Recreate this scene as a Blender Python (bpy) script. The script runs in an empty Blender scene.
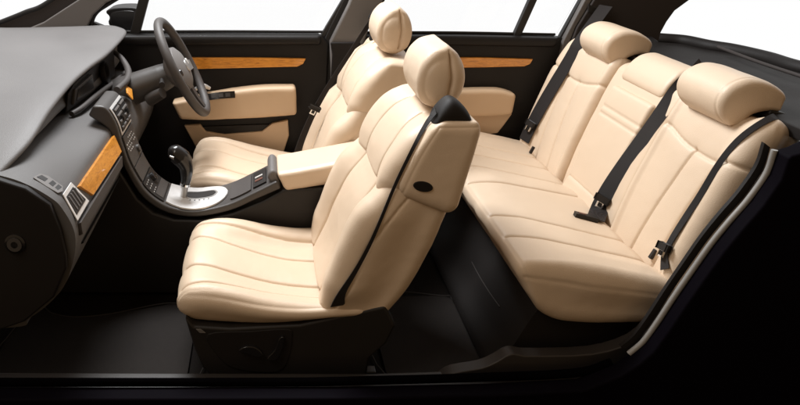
import bpy, bmesh, math
import numpy as np
from mathutils import Vector, Matrix, noise

# ------------------------------------------------------------------ camera
F_PX, CXP, CYP = 760.0, 263.0, 202.5
PITCH = math.atan(304 / F_PX)
CAM = (0.0, -2.463, 1.30)
S = bpy.context.scene
cd = bpy.data.cameras.new('camera'); cam = bpy.data.objects.new('camera', cd)
S.collection.objects.link(cam); S.camera = cam
cam.location = CAM; cam.rotation_euler = (math.pi / 2 - PITCH, 0, 0)
cd.sensor_width = 36; cd.lens = F_PX / 800 * 36; cd.shift_x = (400 - CXP) / 800
cd.clip_start = .05; cd.clip_end = 200
S.render.resolution_x = 1024; S.render.resolution_y = 518

# ------------------------------------------------------------------ world: a white studio, darker on the camera's side
W = bpy.data.worlds.new('World'); S.world = W; W.use_nodes = True
nt = W.node_tree; nt.nodes.clear()
wo = nt.nodes.new('ShaderNodeOutputWorld'); bg = nt.nodes.new('ShaderNodeBackground')
tc = nt.nodes.new('ShaderNodeTexCoord'); sx = nt.nodes.new('ShaderNodeSeparateXYZ')
rp = nt.nodes.new('ShaderNodeValToRGB')
nt.links.new(tc.outputs['Generated'], sx.inputs[0]); nt.links.new(sx.outputs['Y'], rp.inputs[0])
rp.color_ramp.elements[0].position = .08; rp.color_ramp.elements[0].color = (.27, .185, .108, 1)
rp.color_ramp.elements[1].position = .36; rp.color_ramp.elements[1].color = (1, 1, 1, 1)
nt.links.new(rp.outputs[0], bg.inputs[0]); bg.inputs[1].default_value = 1.0
nt.links.new(bg.outputs[0], wo.inputs[0])

def area(name, loc, target, size, sizey, energy, col=(1, .97, .93)):
    l = bpy.data.lights.new(name, 'AREA'); l.shape = 'RECTANGLE'; l.size = size; l.size_y = sizey
    l.energy = energy; l.color = col
    o = bpy.data.objects.new(name, l); S.collection.objects.link(o); o.location = loc
    o.rotation_euler = (Vector(target) - Vector(loc)).to_track_quat('-Z', 'Y').to_euler()
    return o
area('softbox_light', (-.45, .75, 2.55), (.35, -.1, .4), 1.1, .6, 110, (.96, .98, 1))
area('front_softbox_light', (-1.1, -1.5, 2.3), (.5, -.2, .4), 1.0, 1.0, 16, (1, .93, .84))

S.view_settings.view_transform = 'Standard'; S.view_settings.look = 'None'
S.view_settings.exposure = 0; S.view_settings.gamma = 1
S.render.engine = 'CYCLES'

# ------------------------------------------------------------------ helpers
COL = S.collection
def px(x, y, Y):
    """side-plane point (x, z) at lateral distance Y measured from the photograph"""
    dx = (x - CXP) / F_PX; dy = -(y - CYP) / F_PX
    d1 = math.cos(PITCH) + dy * math.sin(PITCH); d2 = -math.sin(PITCH) + dy * math.cos(PITCH)
    t = (Y - CAM[1]) / d1
    return (dx * t, CAM[2] + d2 * t)
def pxs(l, Y): return [px(a, b, Y) for a, b in l]
def pz(x, y, z):
    dx = (x - CXP) / F_PX; dy = -(y - CYP) / F_PX
    d1 = math.cos(PITCH) + dy * math.sin(PITCH); d2 = -math.sin(PITCH) + dy * math.cos(PITCH)
    t = (z - CAM[2]) / d2
    return (dx * t, CAM[1] + d1 * t)

def thing(name, label, cat, loc=(0, 0, 0), group=None):
    o = bpy.data.objects.new(name, None); COL.objects.link(o); o.location = loc
    o.empty_display_size = .05
    o['label'] = label; o['category'] = cat
    if group: o['group'] = group
    return o
def tag(o, label, cat, group=None, kind=None):
    if label: o['label'] = label
    if cat: o['category'] = cat
    if group: o['group'] = group
    if kind: o['kind'] = kind
    return o
def link(name, me, m, parent=None):
    o = bpy.data.objects.new(name, me); COL.objects.link(o)
    if m: me.materials.append(m)
    if parent:
        o.parent = parent
        wl = Vector((0, 0, 0)); p = parent
        while p: wl += p.location; p = p.parent
        o.location = -wl if parent.parent is None else Vector((0, 0, 0))
    return o
def sharp(o, ang=35, wn=True):
    me = o.data
    me.polygons.foreach_set('use_smooth', [True] * len(me.polygons))
    me.set_sharp_from_angle(angle=math.radians(ang))
    if wn:
        md = o.modifiers.new('wn', 'WEIGHTED_NORMAL'); md.keep_sharp = True
    return o

def crom(pts, n=24, closed=False):
    P = np.array(pts, float)
    if closed: Q = np.vstack([P[-1], P, P[0], P[1]])
    else: Q = np.vstack([2 * P[0] - P[1], P, 2 * P[-1] - P[-2]])
    out = []
    for i in range(1, len(Q) - 2):
        p0, p1, p2, p3 = Q[i - 1], Q[i], Q[i + 1], Q[i + 2]
        t = np.linspace(0, 1, n, endpoint=False)[:, None]
        out.append(.5 * (2 * p1 + (p2 - p0) * t + (2 * p0 - 5 * p1 + 4 * p2 - p3) * t ** 2 + (3 * p1 - p0 - 3 * p2 + p3) * t ** 3))
    if not closed: out.append(P[-1:])
    return np.vstack(out)
class Curve:
    def __init__(s, pts):
        s.p = crom(pts); d = np.r_[0, np.cumsum(np.linalg.norm(np.diff(s.p, axis=0), axis=1))]
        s.L = d[-1]; s.d = d / d[-1]
    def __call__(s, t):
        t = np.clip(t, 0, 1)
        return np.stack([np.interp(t, s.d, s.p[:, k]) for k in range(s.p.shape[1])], -1)

def lattice(nu, ny, nv):
    """surface of a (nu,ny,nv) lattice: index arrays and quads facing out"""
    ids = -np.ones((nu, ny, nv), int); m = np.zeros((nu, ny, nv), bool)
    m[0] = m[-1] = True; m[:, 0] = m[:, -1] = True; m[:, :, 0] = m[:, :, -1] = True
    ids[m] = np.arange(m.sum()); I = np.argwhere(m); F = []
    def quads(a, flip):
        q = np.stack([a[:-1, :-1], a[1:, :-1], a[1:, 1:], a[:-1, 1:]], -1).reshape(-1, 4)
        F.append(q[:, ::-1] if flip else q)
    quads(ids[:, :, -1], False); quads(ids[:, :, 0], True)
    quads(ids[:, 0, :], False); quads(ids[:, -1, :], True)
    quads(ids[-1], False); quads(ids[0], True)
    return I, np.vstack(F)
def vnormals(V, F):
    n = np.cross(V[F[:, 2]] - V[F[:, 0]], V[F[:, 3]] - V[F[:, 1]]); N = np.zeros_like(V)
    for k in range(4): np.add.at(N, F[:, k], n)
    return N / (np.linalg.norm(N, axis=1)[:, None] + 1e-12)
def segdist(X, Y, poly):
    D = np.full(X.shape, 9.)
    for (a, b), (c, d) in zip(poly[:-1], poly[1:]):
        L2 = (c - a) ** 2 + (d - b) ** 2 + 1e-12
        t = np.clip(((X - a) * (c - a) + (Y - b) * (d - b)) / L2, 0, 1)
        D = np.minimum(D, np.hypot(X - a - t * (c - a), Y - b - t * (d - b)))
    return D
def ss(a, b, x):
    t = np.clip((x - a) / (b - a), 0, 1); return t * t * (3 - 2 * t)
def build(name, V, F, m, parent, smooth=True):
    me = bpy.data.meshes.new(name); me.from_pydata(V.tolist(), [], F.tolist()); me.update()
    if smooth: me.polygons.foreach_set('use_smooth', [True] * len(me.polygons))
    return link(name, me, m, parent)

def pad(name, top, bot, y0, y1, r, m, parent, res=.005, grooves=(), disp=None, wid=None, top1=None, bot1=None, wrinkle=.0009, shift=None, scale=3.0):
    """upholstered pad: a rounded box bent so that its top face follows curve `top` and its bottom face `bot` (side-plane curves);
    top1/bot1 are the curves at y1 when they differ from those at y0."""
    T = Curve(top); B = Curve(bot); T1 = Curve(top1) if top1 else T; B1 = Curve(bot1) if bot1 else B
    L = (T.L + B.L) / 2; Wd = abs(y1 - y0); H = float(np.mean(np.linalg.norm(T(np.linspace(0, 1, 9)) - B(np.linspace(0, 1, 9)), axis=1)))
    rs_ = res if isinstance(res, tuple) else (res, res, res)
    nu, ny, nv = [max(6, int(q / e_) + 1) for q, e_ in zip((L, Wd, H), rs_)]
    I, Fq = lattice(nu, ny, nv)
    D = np.array([L, Wd, H]); p = I / (np.array([nu, ny, nv]) - 1) * D
    R = np.minimum(np.array(r, float), D * .499)
    c = np.clip(p, R, D - R); d = (p - c) / R
    nrm = np.linalg.norm(d, axis=1); s = np.where(nrm > 1e-9, 1 / np.maximum(nrm, 1e-9) * np.max(np.abs(d), axis=1), 0)
    q = c + d * s[:, None] * R
    u, y, v = q[:, 0] / L, q[:, 1], q[:, 2] / H
    t = y / Wd; yy = y0 + (y1 - y0) * t; yc = (y0 + y1) / 2
    if wid is not None: yy = yc + (yy - yc) * wid(u)
    tt = T(u) * (1 - t[:, None]) + T1(u) * t[:, None]; bb = B(u) * (1 - t[:, None]) + B1(u) * t[:, None]
    xz = bb * (1 - v[:, None]) + tt * v[:, None]
    V = np.stack([xz[:, 0], yy, xz[:, 1]], -1)
    if y1 < y0: Fq = Fq[:, ::-1]
    N = vnormals(V, Fq)
    # make sure normals face out
    if np.sum(N * (V - V.mean(0))) < 0: Fq = Fq[:, ::-1]; N = -N
    g = np.zeros(len(V))
    for poly, dep, sg, pd, psg, face in grooves:
        if face == 'v':
            X = [(a * L, b) for a, b in poly]; dist = segdist(u * L, yy, X); mk = ss(.35, .6, v)
        elif face == 'y':      # the side facing the camera
            X = [(a * L, b * H) for a, b in poly]; dist = segdist(u * L, v * H, X); mk = ss(min(y0, y1) + R[1] * .9, min(y0, y1) + R[1] * .4, yy)
        g -= mk * (dep * np.exp(-(dist / sg) ** 1.5) + pd * np.exp(-dist / psg))
    if disp is not None: g += disp(u, yy, v, t)
    if wrinkle:
        o = Vector((hash(name) % 7, y0 * 9, len(V) % 13))
        w = np.array([noise.noise(Vector((a[0] * 14, a[1] * 9, a[2] * 14)) + o) + .5 * noise.noise(Vector((a[0] * 40, a[1] * 24, a[2] * 40)) + o)  for a in V])
        g += wrinkle * w
    V = V + N * g[:, None]
    if shift is not None: V = shift(V)
    return build(name, V, Fq, m, parent)

def prism(name, pts, y0, y1, m, parent=None, bevel=.004, seg=3, smooth=0, ang=35):
    """outline in the side plane given thickness across the car"""
    if smooth: pts = [tuple(a) for a in crom(pts, smooth, True)]
    bm = bmesh.new()
    a = [bm.verts.new((x, y0, z)) for x, z in pts]; b = [bm.verts.new((x, y1, z)) for x, z in pts]
    n = len(pts); fa = bm.faces.new(a); fb = bm.faces.new(b[::-1])
    for i in range(n): bm.faces.new((a[i], b[i], b[(i + 1) % n], a[(i + 1) % n]))
    bmesh.ops.recalc_face_normals(bm, faces=bm.faces)
    if bevel:
        es = [e for e in bm.edges if e.calc_face_angle(0) > math.radians(40)]
        bmesh.ops.bevel(bm, geom=es, offset=bevel, segments=seg, profile=.5, affect='EDGES', clamp_overlap=True)
    me = bpy.data.meshes.new(name); bm.to_mesh(me); bm.free()
    return sharp(link(name, me, m, parent), ang)

def slab(name, pts3, nvec, th, m, parent=None, bevel=.003, seg=2):
    """flat outline of 3-D points given a thickness along nvec"""
    bm = bmesh.new(); nv = Vector(nvec).normalized() * th
    a = [bm.verts.new(p) for p in pts3]; b = [bm.verts.new(Vector(p) + nv) for p in pts3]; n = len(a)
    bm.faces.new(a); bm.faces.new(b[::-1])
    for i in range(n): bm.faces.new((a[i], b[i], b[(i + 1) % n], a[(i + 1) % n]))
    bmesh.ops.recalc_face_normals(bm, faces=bm.faces)
    if bevel:
        es = [e for e in bm.edges if e.calc_face_angle(0) > math.radians(35)]
        bmesh.ops.bevel(bm, geom=es, offset=bevel, segments=seg, profile=.5, affect='EDGES', clamp_overlap=True)
    me = bpy.data.meshes.new(name); bm.to_mesh(me); bm.free()
    return sharp(link(name, me, m, parent))

def loft(name, secs, m, parent=None, n=60, ny=60, straight=False, caps=True, ang=50):
    """closed sections [(Y, [(x, z)...])], same point count, blended across the car"""
    ys = [s[0] for s in secs]; arr = np.array([s[1] for s in secs], float)      # k, p, 2
    P3 = np.concatenate([np.repeat(np.array(ys)[:, None, None], arr.shape[1], 1), arr], 2)
    cols = [crom(P3[:, j], max(2, ny // max(1, len(secs) - 1))) if not straight else P3[:, j] for j in range(arr.shape[1])]
    G = np.stack(cols, 0)                                    # p, rows, 3 (Y,x,z)
    rows = [crom(G[:, i], max(2, n // arr.shape[1]), True) for i in range(G.shape[1])]
    A = np.stack(rows, 0); A = A[:, :, [1, 0, 2]]            # rows, ring, xyz
    R, K = A.shape[:2]; V = A.reshape(-1, 3); F = []
    idx = np.arange(R * K).reshape(R, K); nx = np.roll(idx, -1, 1)
    F = np.stack([idx[:-1], nx[:-1], nx[1:], idx[1:]], -1).reshape(-1, 4).tolist()
    if caps: F += [idx[0, ::-1].tolist(), idx[-1].tolist()]
    me = bpy.data.meshes.new(name); me.from_pydata(V.tolist(), [], F)
    bm = bmesh.new(); bm.from_mesh(me); bmesh.ops.recalc_face_normals(bm, faces=bm.faces); bm.to_mesh(me); bm.free()
    return sharp(link(name, me, m, parent), ang, False)

def ribbon(name, path, widths, th, m, parent=None, n=10):
    P = crom(path, n); Wv = crom(widths, n); k = len(P)
    T = np.gradient(P, axis=0); N = np.cross(T, Wv); N /= np.linalg.norm(N, axis=1)[:, None] + 1e-9
    A = np.stack([P - Wv / 2 - N * th / 2, P + Wv / 2 - N * th / 2, P + Wv / 2 + N * th / 2, P - Wv / 2 + N * th / 2], 1)
    V = A.reshape(-1, 3); F = []
    for i in range(k - 1):
        for j in range(4): F.append([i * 4 + j, i * 4 + (j + 1) % 4, i * 4 + 4 + (j + 1) % 4, i * 4 + 4 + j])
    F += [[3, 2, 1, 0], [k * 4 - 4, k * 4 - 3, k * 4 - 2, k * 4 - 1]]
    me = bpy.data.meshes.new(name); me.from_pydata(V.tolist(), [], F)
    bm = bmesh.new(); bm.from_mesh(me); bmesh.ops.recalc_face_normals(bm, faces=bm.faces); bm.to_mesh(me); bm.free()
    return sharp(link(name, me, m, parent), 40, False)

def tube(name, path, r, m, parent=None, n=10, sides=12, closed=False, sq=1.0):
    P = crom(path, n, closed); k = len(P)
    T = np.gradient(P, axis=0) if not closed else (np.roll(P, -1, 0) - np.roll(P, 1, 0))
    T /= np.linalg.norm(T, axis=1)[:, None] + 1e-9
    up = np.array([0.13, 0.2, 1.0]) if abs(T[0][2]) < .9 else np.array([1.0, .1, 0])
    A = np.cross(T, up); A /= np.linalg.norm(A, axis=1)[:, None]; Bv = np.cross(T, A)
    rr = np.interp(np.linspace(0, 1, k), np.linspace(0, 1, len(r)), r) if hasattr(r, '__len__') else np.full(k, r)
    th = np.linspace(0, 2 * math.pi, sides, endpoint=False)
    V = (P[:, None] + rr[:, None, None] * (np.cos(th)[None, :, None] * A[:, None] + sq * np.sin(th)[None, :, None] * Bv[:, None])).reshape(-1, 3)
    F = []
    for i in range(k if closed else k - 1):
        for j in range(sides):
            i2 = (i + 1) % k; F.append([i * sides + j, i * sides + (j + 1) % sides, i2 * sides + (j + 1) % sides, i2 * sides + j])
    if not closed: F += [list(range(sides))[::-1], [(k - 1) * sides + j for j in range(sides)]]
    me = bpy.data.meshes.new(name); me.from_pydata(V.tolist(), [], F)
    bm = bmesh.new(); bm.from_mesh(me); bmesh.ops.recalc_face_normals(bm, faces=bm.faces); bm.to_mesh(me); bm.free()
    return sharp(link(name, me, m, parent), 50, False)

def lathe(name, prof, origin, axis, m, parent=None, sides=40, sy=1.0):
    """prof: (distance along axis, radius)"""
    ax = Vector(axis).normalized(); a = ax.orthogonal().normalized()
    if abs(ax.y) < .9:
        a = Vector((0, 1, 0)); a = (a - ax * a.dot(ax)).normalized()
    b = ax.cross(a); V = []; F = []
    for h, r in prof:
        for j in range(sides):
            t = 2 * math.pi * j / sides
            V.append(Vector(origin) + ax * h + (a * math.cos(t) + b * math.sin(t) * sy) * r)
    for i in range(len(prof) - 1):
        for j in range(sides): F.append([i * sides + j, i * sides + (j + 1) % sides, (i + 1) * sides + (j + 1) % sides, (i + 1) * sides + j])
    F += [list(range(sides))[::-1], [(len(prof) - 1) * sides + j for j in range(sides)]]
    me = bpy.data.meshes.new(name); me.from_pydata([list(v) for v in V], [], F)
    bm = bmesh.new(); bm.from_mesh(me); bmesh.ops.recalc_face_normals(bm, faces=bm.faces); bm.to_mesh(me); bm.free()
    return sharp(link(name, me, m, parent), 40, False)

def box(name, c, s, m, parent=None, bevel=.004, rot=None, seg=3):
    bm = bmesh.new(); bmesh.ops.create_cube(bm, size=1); bmesh.ops.scale(bm, vec=s, verts=bm.verts)
    if bevel: bmesh.ops.bevel(bm, geom=list(bm.edges), offset=min(bevel, min(s) * .45), segments=seg, profile=.5, affect='EDGES')
    if rot: bmesh.ops.rotate(bm, cent=(0, 0, 0), matrix=Matrix.Rotation(rot[1], 3, rot[0]), verts=bm.verts)
    bmesh.ops.translate(bm, vec=c, verts=bm.verts)
    me = bpy.data.meshes.new(name); bm.to_mesh(me); bm.free()
    return sharp(link(name, me, m, parent))

# ------------------------------------------------------------------ materials
def mat(name, col, rough=.5, metal=0, bump=0, bscale=400, var=0, vscale=6, spec=.5, tex='noise', coat=0, sheen=0):
    m = bpy.data.materials.new(name); m.use_nodes = True; t = m.node_tree; b = t.nodes['Principled BSDF']
    b.inputs['Base Color'].default_value = (*col, 1); b.inputs['Roughness'].default_value = rough
    b.inputs['Metallic'].default_value = metal; b.inputs['Specular IOR Level'].default_value = spec
    if coat: b.inputs['Coat Weight'].default_value = coat; b.inputs['Coat Roughness'].default_value = .08
    if sheen: b.inputs['Sheen Weight'].default_value = sheen
    co = t.nodes.new('ShaderNodeTexCoord')
    if var:
        nz = t.nodes.new('ShaderNodeTexNoise'); nz.inputs['Scale'].default_value = vscale; nz.inputs['Detail'].default_value = 5
        t.links.new(co.outputs['Object'], nz.inputs['Vector'])
        mx = t.nodes.new('ShaderNodeMix'); mx.data_type = 'RGBA'
        mx.inputs[6].default_value = (*[c * (1 - var) for c in col], 1); mx.inputs[7].default_value = (*[min(1, c * (1 + var)) for c in col], 1)
        t.links.new(nz.outputs[0], mx.inputs[0]); t.links.new(mx.outputs[2], b.inputs['Base Color'])
        mr = t.nodes.new('ShaderNodeMapRange'); mr.inputs[3].default_value = rough * .85; mr.inputs[4].default_value = min(1, rough * 1.15)
        t.links.new(nz.outputs[0], mr.inputs[0]); t.links.new(mr.outputs[0], b.inputs['Roughness'])
    if bump:
        if tex == 'voronoi':
            n2 = t.nodes.new('ShaderNodeTexVoronoi'); n2.feature = 'DISTANCE_TO_EDGE'; out = n2.outputs['Distance']
        elif tex == 'wave':
            n2 = t.nodes.new('ShaderNodeTexWave'); n2.bands_direction = 'Z'; out = n2.outputs[0]
        else:
            n2 = t.nodes.new('ShaderNodeTexNoise'); n2.inputs['Detail'].default_value = 4; out = n2.outputs[0]
        n2.inputs['Scale'].default_value = bscale
        t.links.new(co.outputs['Object'], n2.inputs['Vector'])
        bp = t.nodes.new('ShaderNodeBump'); bp.inputs['Strength'].default_value = bump; bp.inputs['Distance'].default_value = .001
        t.links.new(out, bp.inputs['Height']); t.links.new(bp.outputs[0], b.inputs['Normal'])
    return m
LEATHER = mat('cream leather', (.625, .49, .36), .42, bump=.6, bscale=300, var=.03, vscale=9, spec=.38, tex='voronoi')
CREAM2 = mat('tan door vinyl', (.58, .42, .275), .5, bump=.3, bscale=420, var=.04, tex='voronoi')
BLACK = mat('black plastic', (.012, .010, .009), .5, bump=.25, bscale=900, var=.1, spec=.35)
BLACKM = mat('matt black trim', (.010, .008, .0072), .62, bump=.3, bscale=800, var=.12, spec=.22)
DOORB = mat('black door trim', (.0075, .006, .0055), .5, bump=.3, bscale=700, var=.1, spec=.28)
DASH = mat('grey dash padding', (.080, .075, .073), .56, bump=.8, bscale=420, var=.14, vscale=6, spec=.4)
DASHL = mat('soft grey dash top', (.112, .106, .104), .55, bump=.8, bscale=420, var=.14, vscale=5, spec=.4)
DASHD = mat('dark grey dash plastic', (.055, .048, .045), .55, bump=.4, bscale=600, var=.08, spec=.4)
STACK = mat('charcoal console plastic', (.045, .040, .037), .45, bump=.3, bscale=800, var=.08)
PILLAR = mat('grey pillar trim', (.12, .11, .105), .6, bump=.2, bscale=700, var=.06)
CPIL = mat('dark brown pillar trim', (.035, .029, .027), .75, bump=.3, bscale=500, var=.08, spec=.25)
CARPET = mat('black carpet', (.010, .008, .007), .95, bump=.9, bscale=700, var=.25, vscale=40, spec=.1)
MATM = mat('floor mat pile', (.022, .019, .0175), .95, bump=.9, bscale=900, var=.25, vscale=60, spec=.1)
MATEDGE = mat('mat binding', (.032, .028, .026), .8)
METAL = mat('brushed aluminium', (.72, .71, .70), .42, metal=.45, bump=.1, bscale=300, var=.05, vscale=60)
CHROME = mat('chrome', (.8, .8, .8), .12, metal=1)
SILVERP = mat('silver paint', (.42, .41, .40), .35, metal=.6)
BELT = mat('black belt webbing', (.017, .013, .012), .6, bump=.8, bscale=260, tex='wave', spec=.3)
BODY = mat('black car paint', (.0022, .0014, .0030), .7, spec=.03)
SEAL = mat('pale rubber seal', (.30, .295, .285), .5, bump=.2, bscale=300)
SILLM = mat('dark brown sill plastic', (.022, .018, .016), .55, bump=.4, bscale=500, var=.15)
RUBBER = mat('black rubber', (.010, .009, .009), .6, bump=.2, bscale=600)
FLOORM = mat('black studio floor', (.0015, .0012, .0015), .9, spec=0)
BUTTON = mat('pale button print', (.45, .43, .40), .5)
RED = mat('red buckle button', (.30, .05, .03), .4)
BRN = mat('brown buckle', (.12, .05, .035), .4)
SWITCH = mat('glossy switch plastic', (.012, .011, .011), .2, spec=.5)
def wood_mat():
    m = bpy.data.materials.new('honey wood veneer'); m.use_nodes = True; t = m.node_tree; b = t.nodes['Principled BSDF']
    co = t.nodes.new('ShaderNodeTexCoord'); mp = t.nodes.new('ShaderNodeMapping'); mp.inputs['Scale'].default_value = (7, 14, 48)
    nz = t.nodes.new('ShaderNodeTexNoise'); nz.inputs['Scale'].default_value = 2.2; nz.inputs['Detail'].default_value = 8; nz.inputs['Distortion'].default_value = 1.6
    nz.inputs['Roughness'].default_value = .65
    rp = t.nodes.new('ShaderNodeValToRGB'); e = rp.color_ramp.elements
    e[0].position = .3; e[0].color = (.42, .14, .012, 1); e[1].position = .72; e[1].color = (.86, .38, .05, 1)
    x = e.new(.5); x.color = (.68, .27, .028, 1)
    t.links.new(co.outputs['Object'], mp.inputs[0]); t.links.new(mp.outputs[0], nz.inputs['Vector']); t.links.new(nz.outputs[0], rp.inputs[0])
    t.links.new(rp.outputs[0], b.inputs['Base Color']); b.inputs['Roughness'].default_value = .32
    b.inputs['Coat Weight'].default_value = .9; b.inputs['Coat Roughness'].default_value = .06
    return m
WOOD = wood_mat()
def glass_mat():
    m = bpy.data.materials.new('window glass'); m.use_nodes = True; t = m.node_tree; t.nodes.clear()
    o = t.nodes.new('ShaderNodeOutputMaterial'); tr = t.nodes.new('ShaderNodeBsdfTransparent'); gl = t.nodes.new('ShaderNodeBsdfGlossy')
    fr = t.nodes.new('ShaderNodeFresnel'); mx = t.nodes.new('ShaderNodeMixShader'); gl.inputs['Roughness'].default_value = .02
    fr.inputs[0].default_value = 1.2; tr.inputs[0].default_value = (1, 1, 1, 1)
    t.links.new(fr.outputs[0], mx.inputs[0]); t.links.new(tr.outputs[0], mx.inputs[1]); t.links.new(gl.outputs[0], mx.inputs[2]); t.links.new(mx.outputs[0], o.inputs[0])
    return m
GLASS = glass_mat()

from mathutils.bvhtree import BVHTree
def tree_of(*roots):
    V = []; Fc = []
    def rec(o, off):
        off = off + o.location
        if o.type == 'MESH':
            k = len(V); V.extend([v.co + off for v in o.data.vertices]); Fc.extend([[k + i for i in p.vertices] for p in o.data.polygons])
        for c in o.children: rec(c, off)
    for r in roots:
        o0 = Vector((0, 0, 0)); p = r.parent
        while p: o0 += p.location; p = p.parent
        rec(r, o0)
    return BVHTree.FromPolygons(V, Fc)
def drape(pts, tree, off=.004, it=2):
    """lay a strap over a built surface: where it lies in the photograph, resting on the upholstery there"""
    L = []; Nn = []
    for x, y in crom(pts, 6):
        a, b = px(x, y, 0.0); d = (Vector((a, 0, b)) - Vector(CAM)).normalized()
        h = tree.ray_cast(Vector(CAM), d)
        if h[0] is None:
            if L: L.append(L[-1] + (L[-1] - L[-2])); Nn.append(Nn[-1])
            continue
        n = h[1] if h[1].dot(d) < 0 else -h[1]
        L.append(h[0]); Nn.append(n)
    L = np.array([list(v) for v in L]); Nn = np.array([list(v) for v in Nn])
    for _ in range(it):
        L[1:-1] = (L[:-2] + 2 * L[1:-1] + L[2:]) / 4; 
    for _ in range(60): Nn[1:-1] = (Nn[:-2] + Nn[1:-1] + Nn[2:]) / 3
    Nn /= np.linalg.norm(Nn, axis=1)[:, None]
    return L + Nn * off, Nn
def strap_w(L, Nn, w, stand=0.0):
    T = np.gradient(L, axis=0); T /= np.linalg.norm(T, axis=1)[:, None]
    Wd = np.cross(T, Nn); Wd /= np.linalg.norm(Wd, axis=1)[:, None]
    w = np.interp(np.linspace(0, 1, len(L)), np.linspace(0, 1, len(w)), w)[:, None] if hasattr(w, '__len__') else w
    st = np.interp(np.linspace(0, 1, len(L)), np.linspace(0, 1, len(stand)), stand)[:, None] if hasattr(stand, '__len__') else stand
    return (Wd * (1 - st) + Nn * st) * w

# ================================================================== SETTING
g = prism('ground', [(-3.2, -.20), (3.4, -.20), (3.4, -.26), (-3.2, -.26)], -2.6, 1.2, FLOORM, bevel=0); tag(g, None, None, kind='structure')
fl = prism('floor', [(-1.15, .06), (-.80, 0), (1.0, 0), (1.15, .05), (1.15, -.05), (-1.15, -.05)], -.74, .80, CARPET, bevel=0); tag(fl, None, None, kind='structure')

# transmission tunnel
# near side body (black silhouette of the car outside the door opening)
seal_px = [(774, 149), (766, 172), (748, 198), (728, 221), (711, 242), (694, 266), (674, 295), (657, 321), (643, 340), (629, 352), (600, 366), (560, 373), (500, 376), (440, 378)]
seal = pxs(seal_px, -.74)
bodyside = thing('car_body', 'cut open black car body with far doors, window frames and pillars around the seats', 'car body', (1.2, -.78, -.15))
outer = seal[:10] + [(.93, .150), (.84, .105), (.6, .090), (.2, .080), (-1.3, .075), (-1.3, -.16), (1.5, -.16), (2.4, .1), (2.5, .70), (2.2, .78), (1.75, .80), px(800, 139, -.74), px(785, 146, -.74)]
prism('body_panel', outer, -.80, -.742, BODY, bodyside, bevel=.008)
inner = [(a - .035, b + .012) for a, b in seal[:10]]
st = seal[:10]
tp_ = [(a - .015, -.730, b + .008) for a, b in seal[:10]]
ribbon('door_aperture_trim', tp_, [(.016, 0, -.011)] * 10, .012, BLACKM, bodyside)
tube('door_seal', [(a - .004, -.748, b) for a, b in seal[:10]], .0078, SEAL, bodyside, sides=14)
prism('sill_cover', pxs([(440, 376), (452, 369), (480, 364), (496, 357), (504, 352), (511, 350), (518, 351), (530, 352), (590, 350), (630, 338), (652, 318), (664, 312), (655, 326), (632, 352), (600, 368), (500, 380), (440, 382)], -.68), -.70, -.655, SILLM, bodyside, bevel=.010, smooth=3)
tube('sill_seal', [(a, -.738, b) for a, b in [(.93, .150), (.84, .118), (.6, .104), (.3, .094), (0, .088), (-.9, .088)]], .012, FLOORM, bodyside)
prism('sill_step', [(-1.2, .07), (-1.2, .0), (1.0, .02), (.93, .10), (.80, .085), (.55, .075), (.3, .065)], -.738, -.66, SILLM, bodyside, bevel=.01)

# floor mats
def floor_mat(pts, label):
    o = slab('floor_mat', [(x, y, .004) for x, y in pts], (0, 0, 1), .008, MATM, None, bevel=.003)
    tag(o, label, 'floor mat', 'carpet floor mats')
    tube('mat_binding', [(x, y, .012) for x, y in pts], .0022, MATEDGE, o, n=6, closed=True, sides=6)
    return o
floor_mat([(.36, -.12), (.63, -.12), (.655, -.14), (.668, -.30), (.675, -.60), (.36, -.60)], 'black carpet mat in the rear footwell between the seats')
fm = [pz(a, b, .0) for a, b in [(38, 309), (52, 316), (75, 320), (110, 317), (175, 306)]]
floor_mat(fm + [(-.22, -.30), (-.22, -.64), (-.80, -.64), (-.81, -.4)], 'black carpet mat in the front footwell left of the near seat')

# ================================================================== DASHBOARD
dash = thing('dashboard', 'grey padded dashboard with wood strip and driver hood', 'dashboard', (-.8, 0, .3))
def dsec(k):
    # k = 0 at the door end, 1 where the driver's hood stands over the pad
    z0 = .715 - .10 * k; m = lambda p, q: p + (q - p) * k
    return [(-1.45, z0), (-1.0, z0), (-.80, m(.696, .625)), (-.654, m(.668, .632)), (-.582, m(.642, .627)), (-.522 + .020 * k, .602 + .010 * k), (-.500 + .016 * k, .572 + .012 * k), (-.482 + .016 * k, .53 + .004 * k), (-.478 + .012 * k, .49), (-.490 + .006 * k, .43), (-.530, .345), (-.62, .265), (-.72, .232), (-1.45, .22)]
loft('dash_pad', [(-.70, dsec(0)), (-.5, dsec(.1)), (-.2, dsec(.8)), (.1, dsec(1)), (.4, dsec(1)), (.72, dsec(1))], DASH, dash, n=110, ny=60)
# hood over the instruments: its lip runs across the car and rises towards the driver
def csec(ex, ez, zb, zm, drop):
    mx_ = (-1.05 + ex) / 2
    return [(-1.45, zb), (-1.05, zb), (mx_, zm), (ex - .06, ez + .010), (ex - .012, ez + .003), (ex, ez - .006), (ex - .006, ez - .016), (ex - .030, ez - .024), (ex - .042, ez - .03 - drop * .5), (ex - .045, ez - .035 - drop), (ex - .2, ez - .07 - drop), (-1.45, ez - .10 - drop)]
loft('instrument_hood', [(-.685, csec(-.655, .668, .706, .694, 0)), (-.53, csec(-.618, .705, .732, .718, .005)), (-.31, csec(-.619, .733, .76, .742, .04)), (-.03, csec(-.620, .748, .79, .765, .06)), (.14, csec(-.598, .764, .80, .785, .08)), (.30, csec(-.566, .779, .81, .80, .09)), (.54, csec(-.548, .798, .815, .815, .09)), (.63, csec(-.550, .808, .812, .818, .09)), (.695, csec(-.585, .808, .808, .812, .08)), (.715, csec(-.62, .800, .80, .802, .06))], DASHL, dash, n=110, ny=110)
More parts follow.
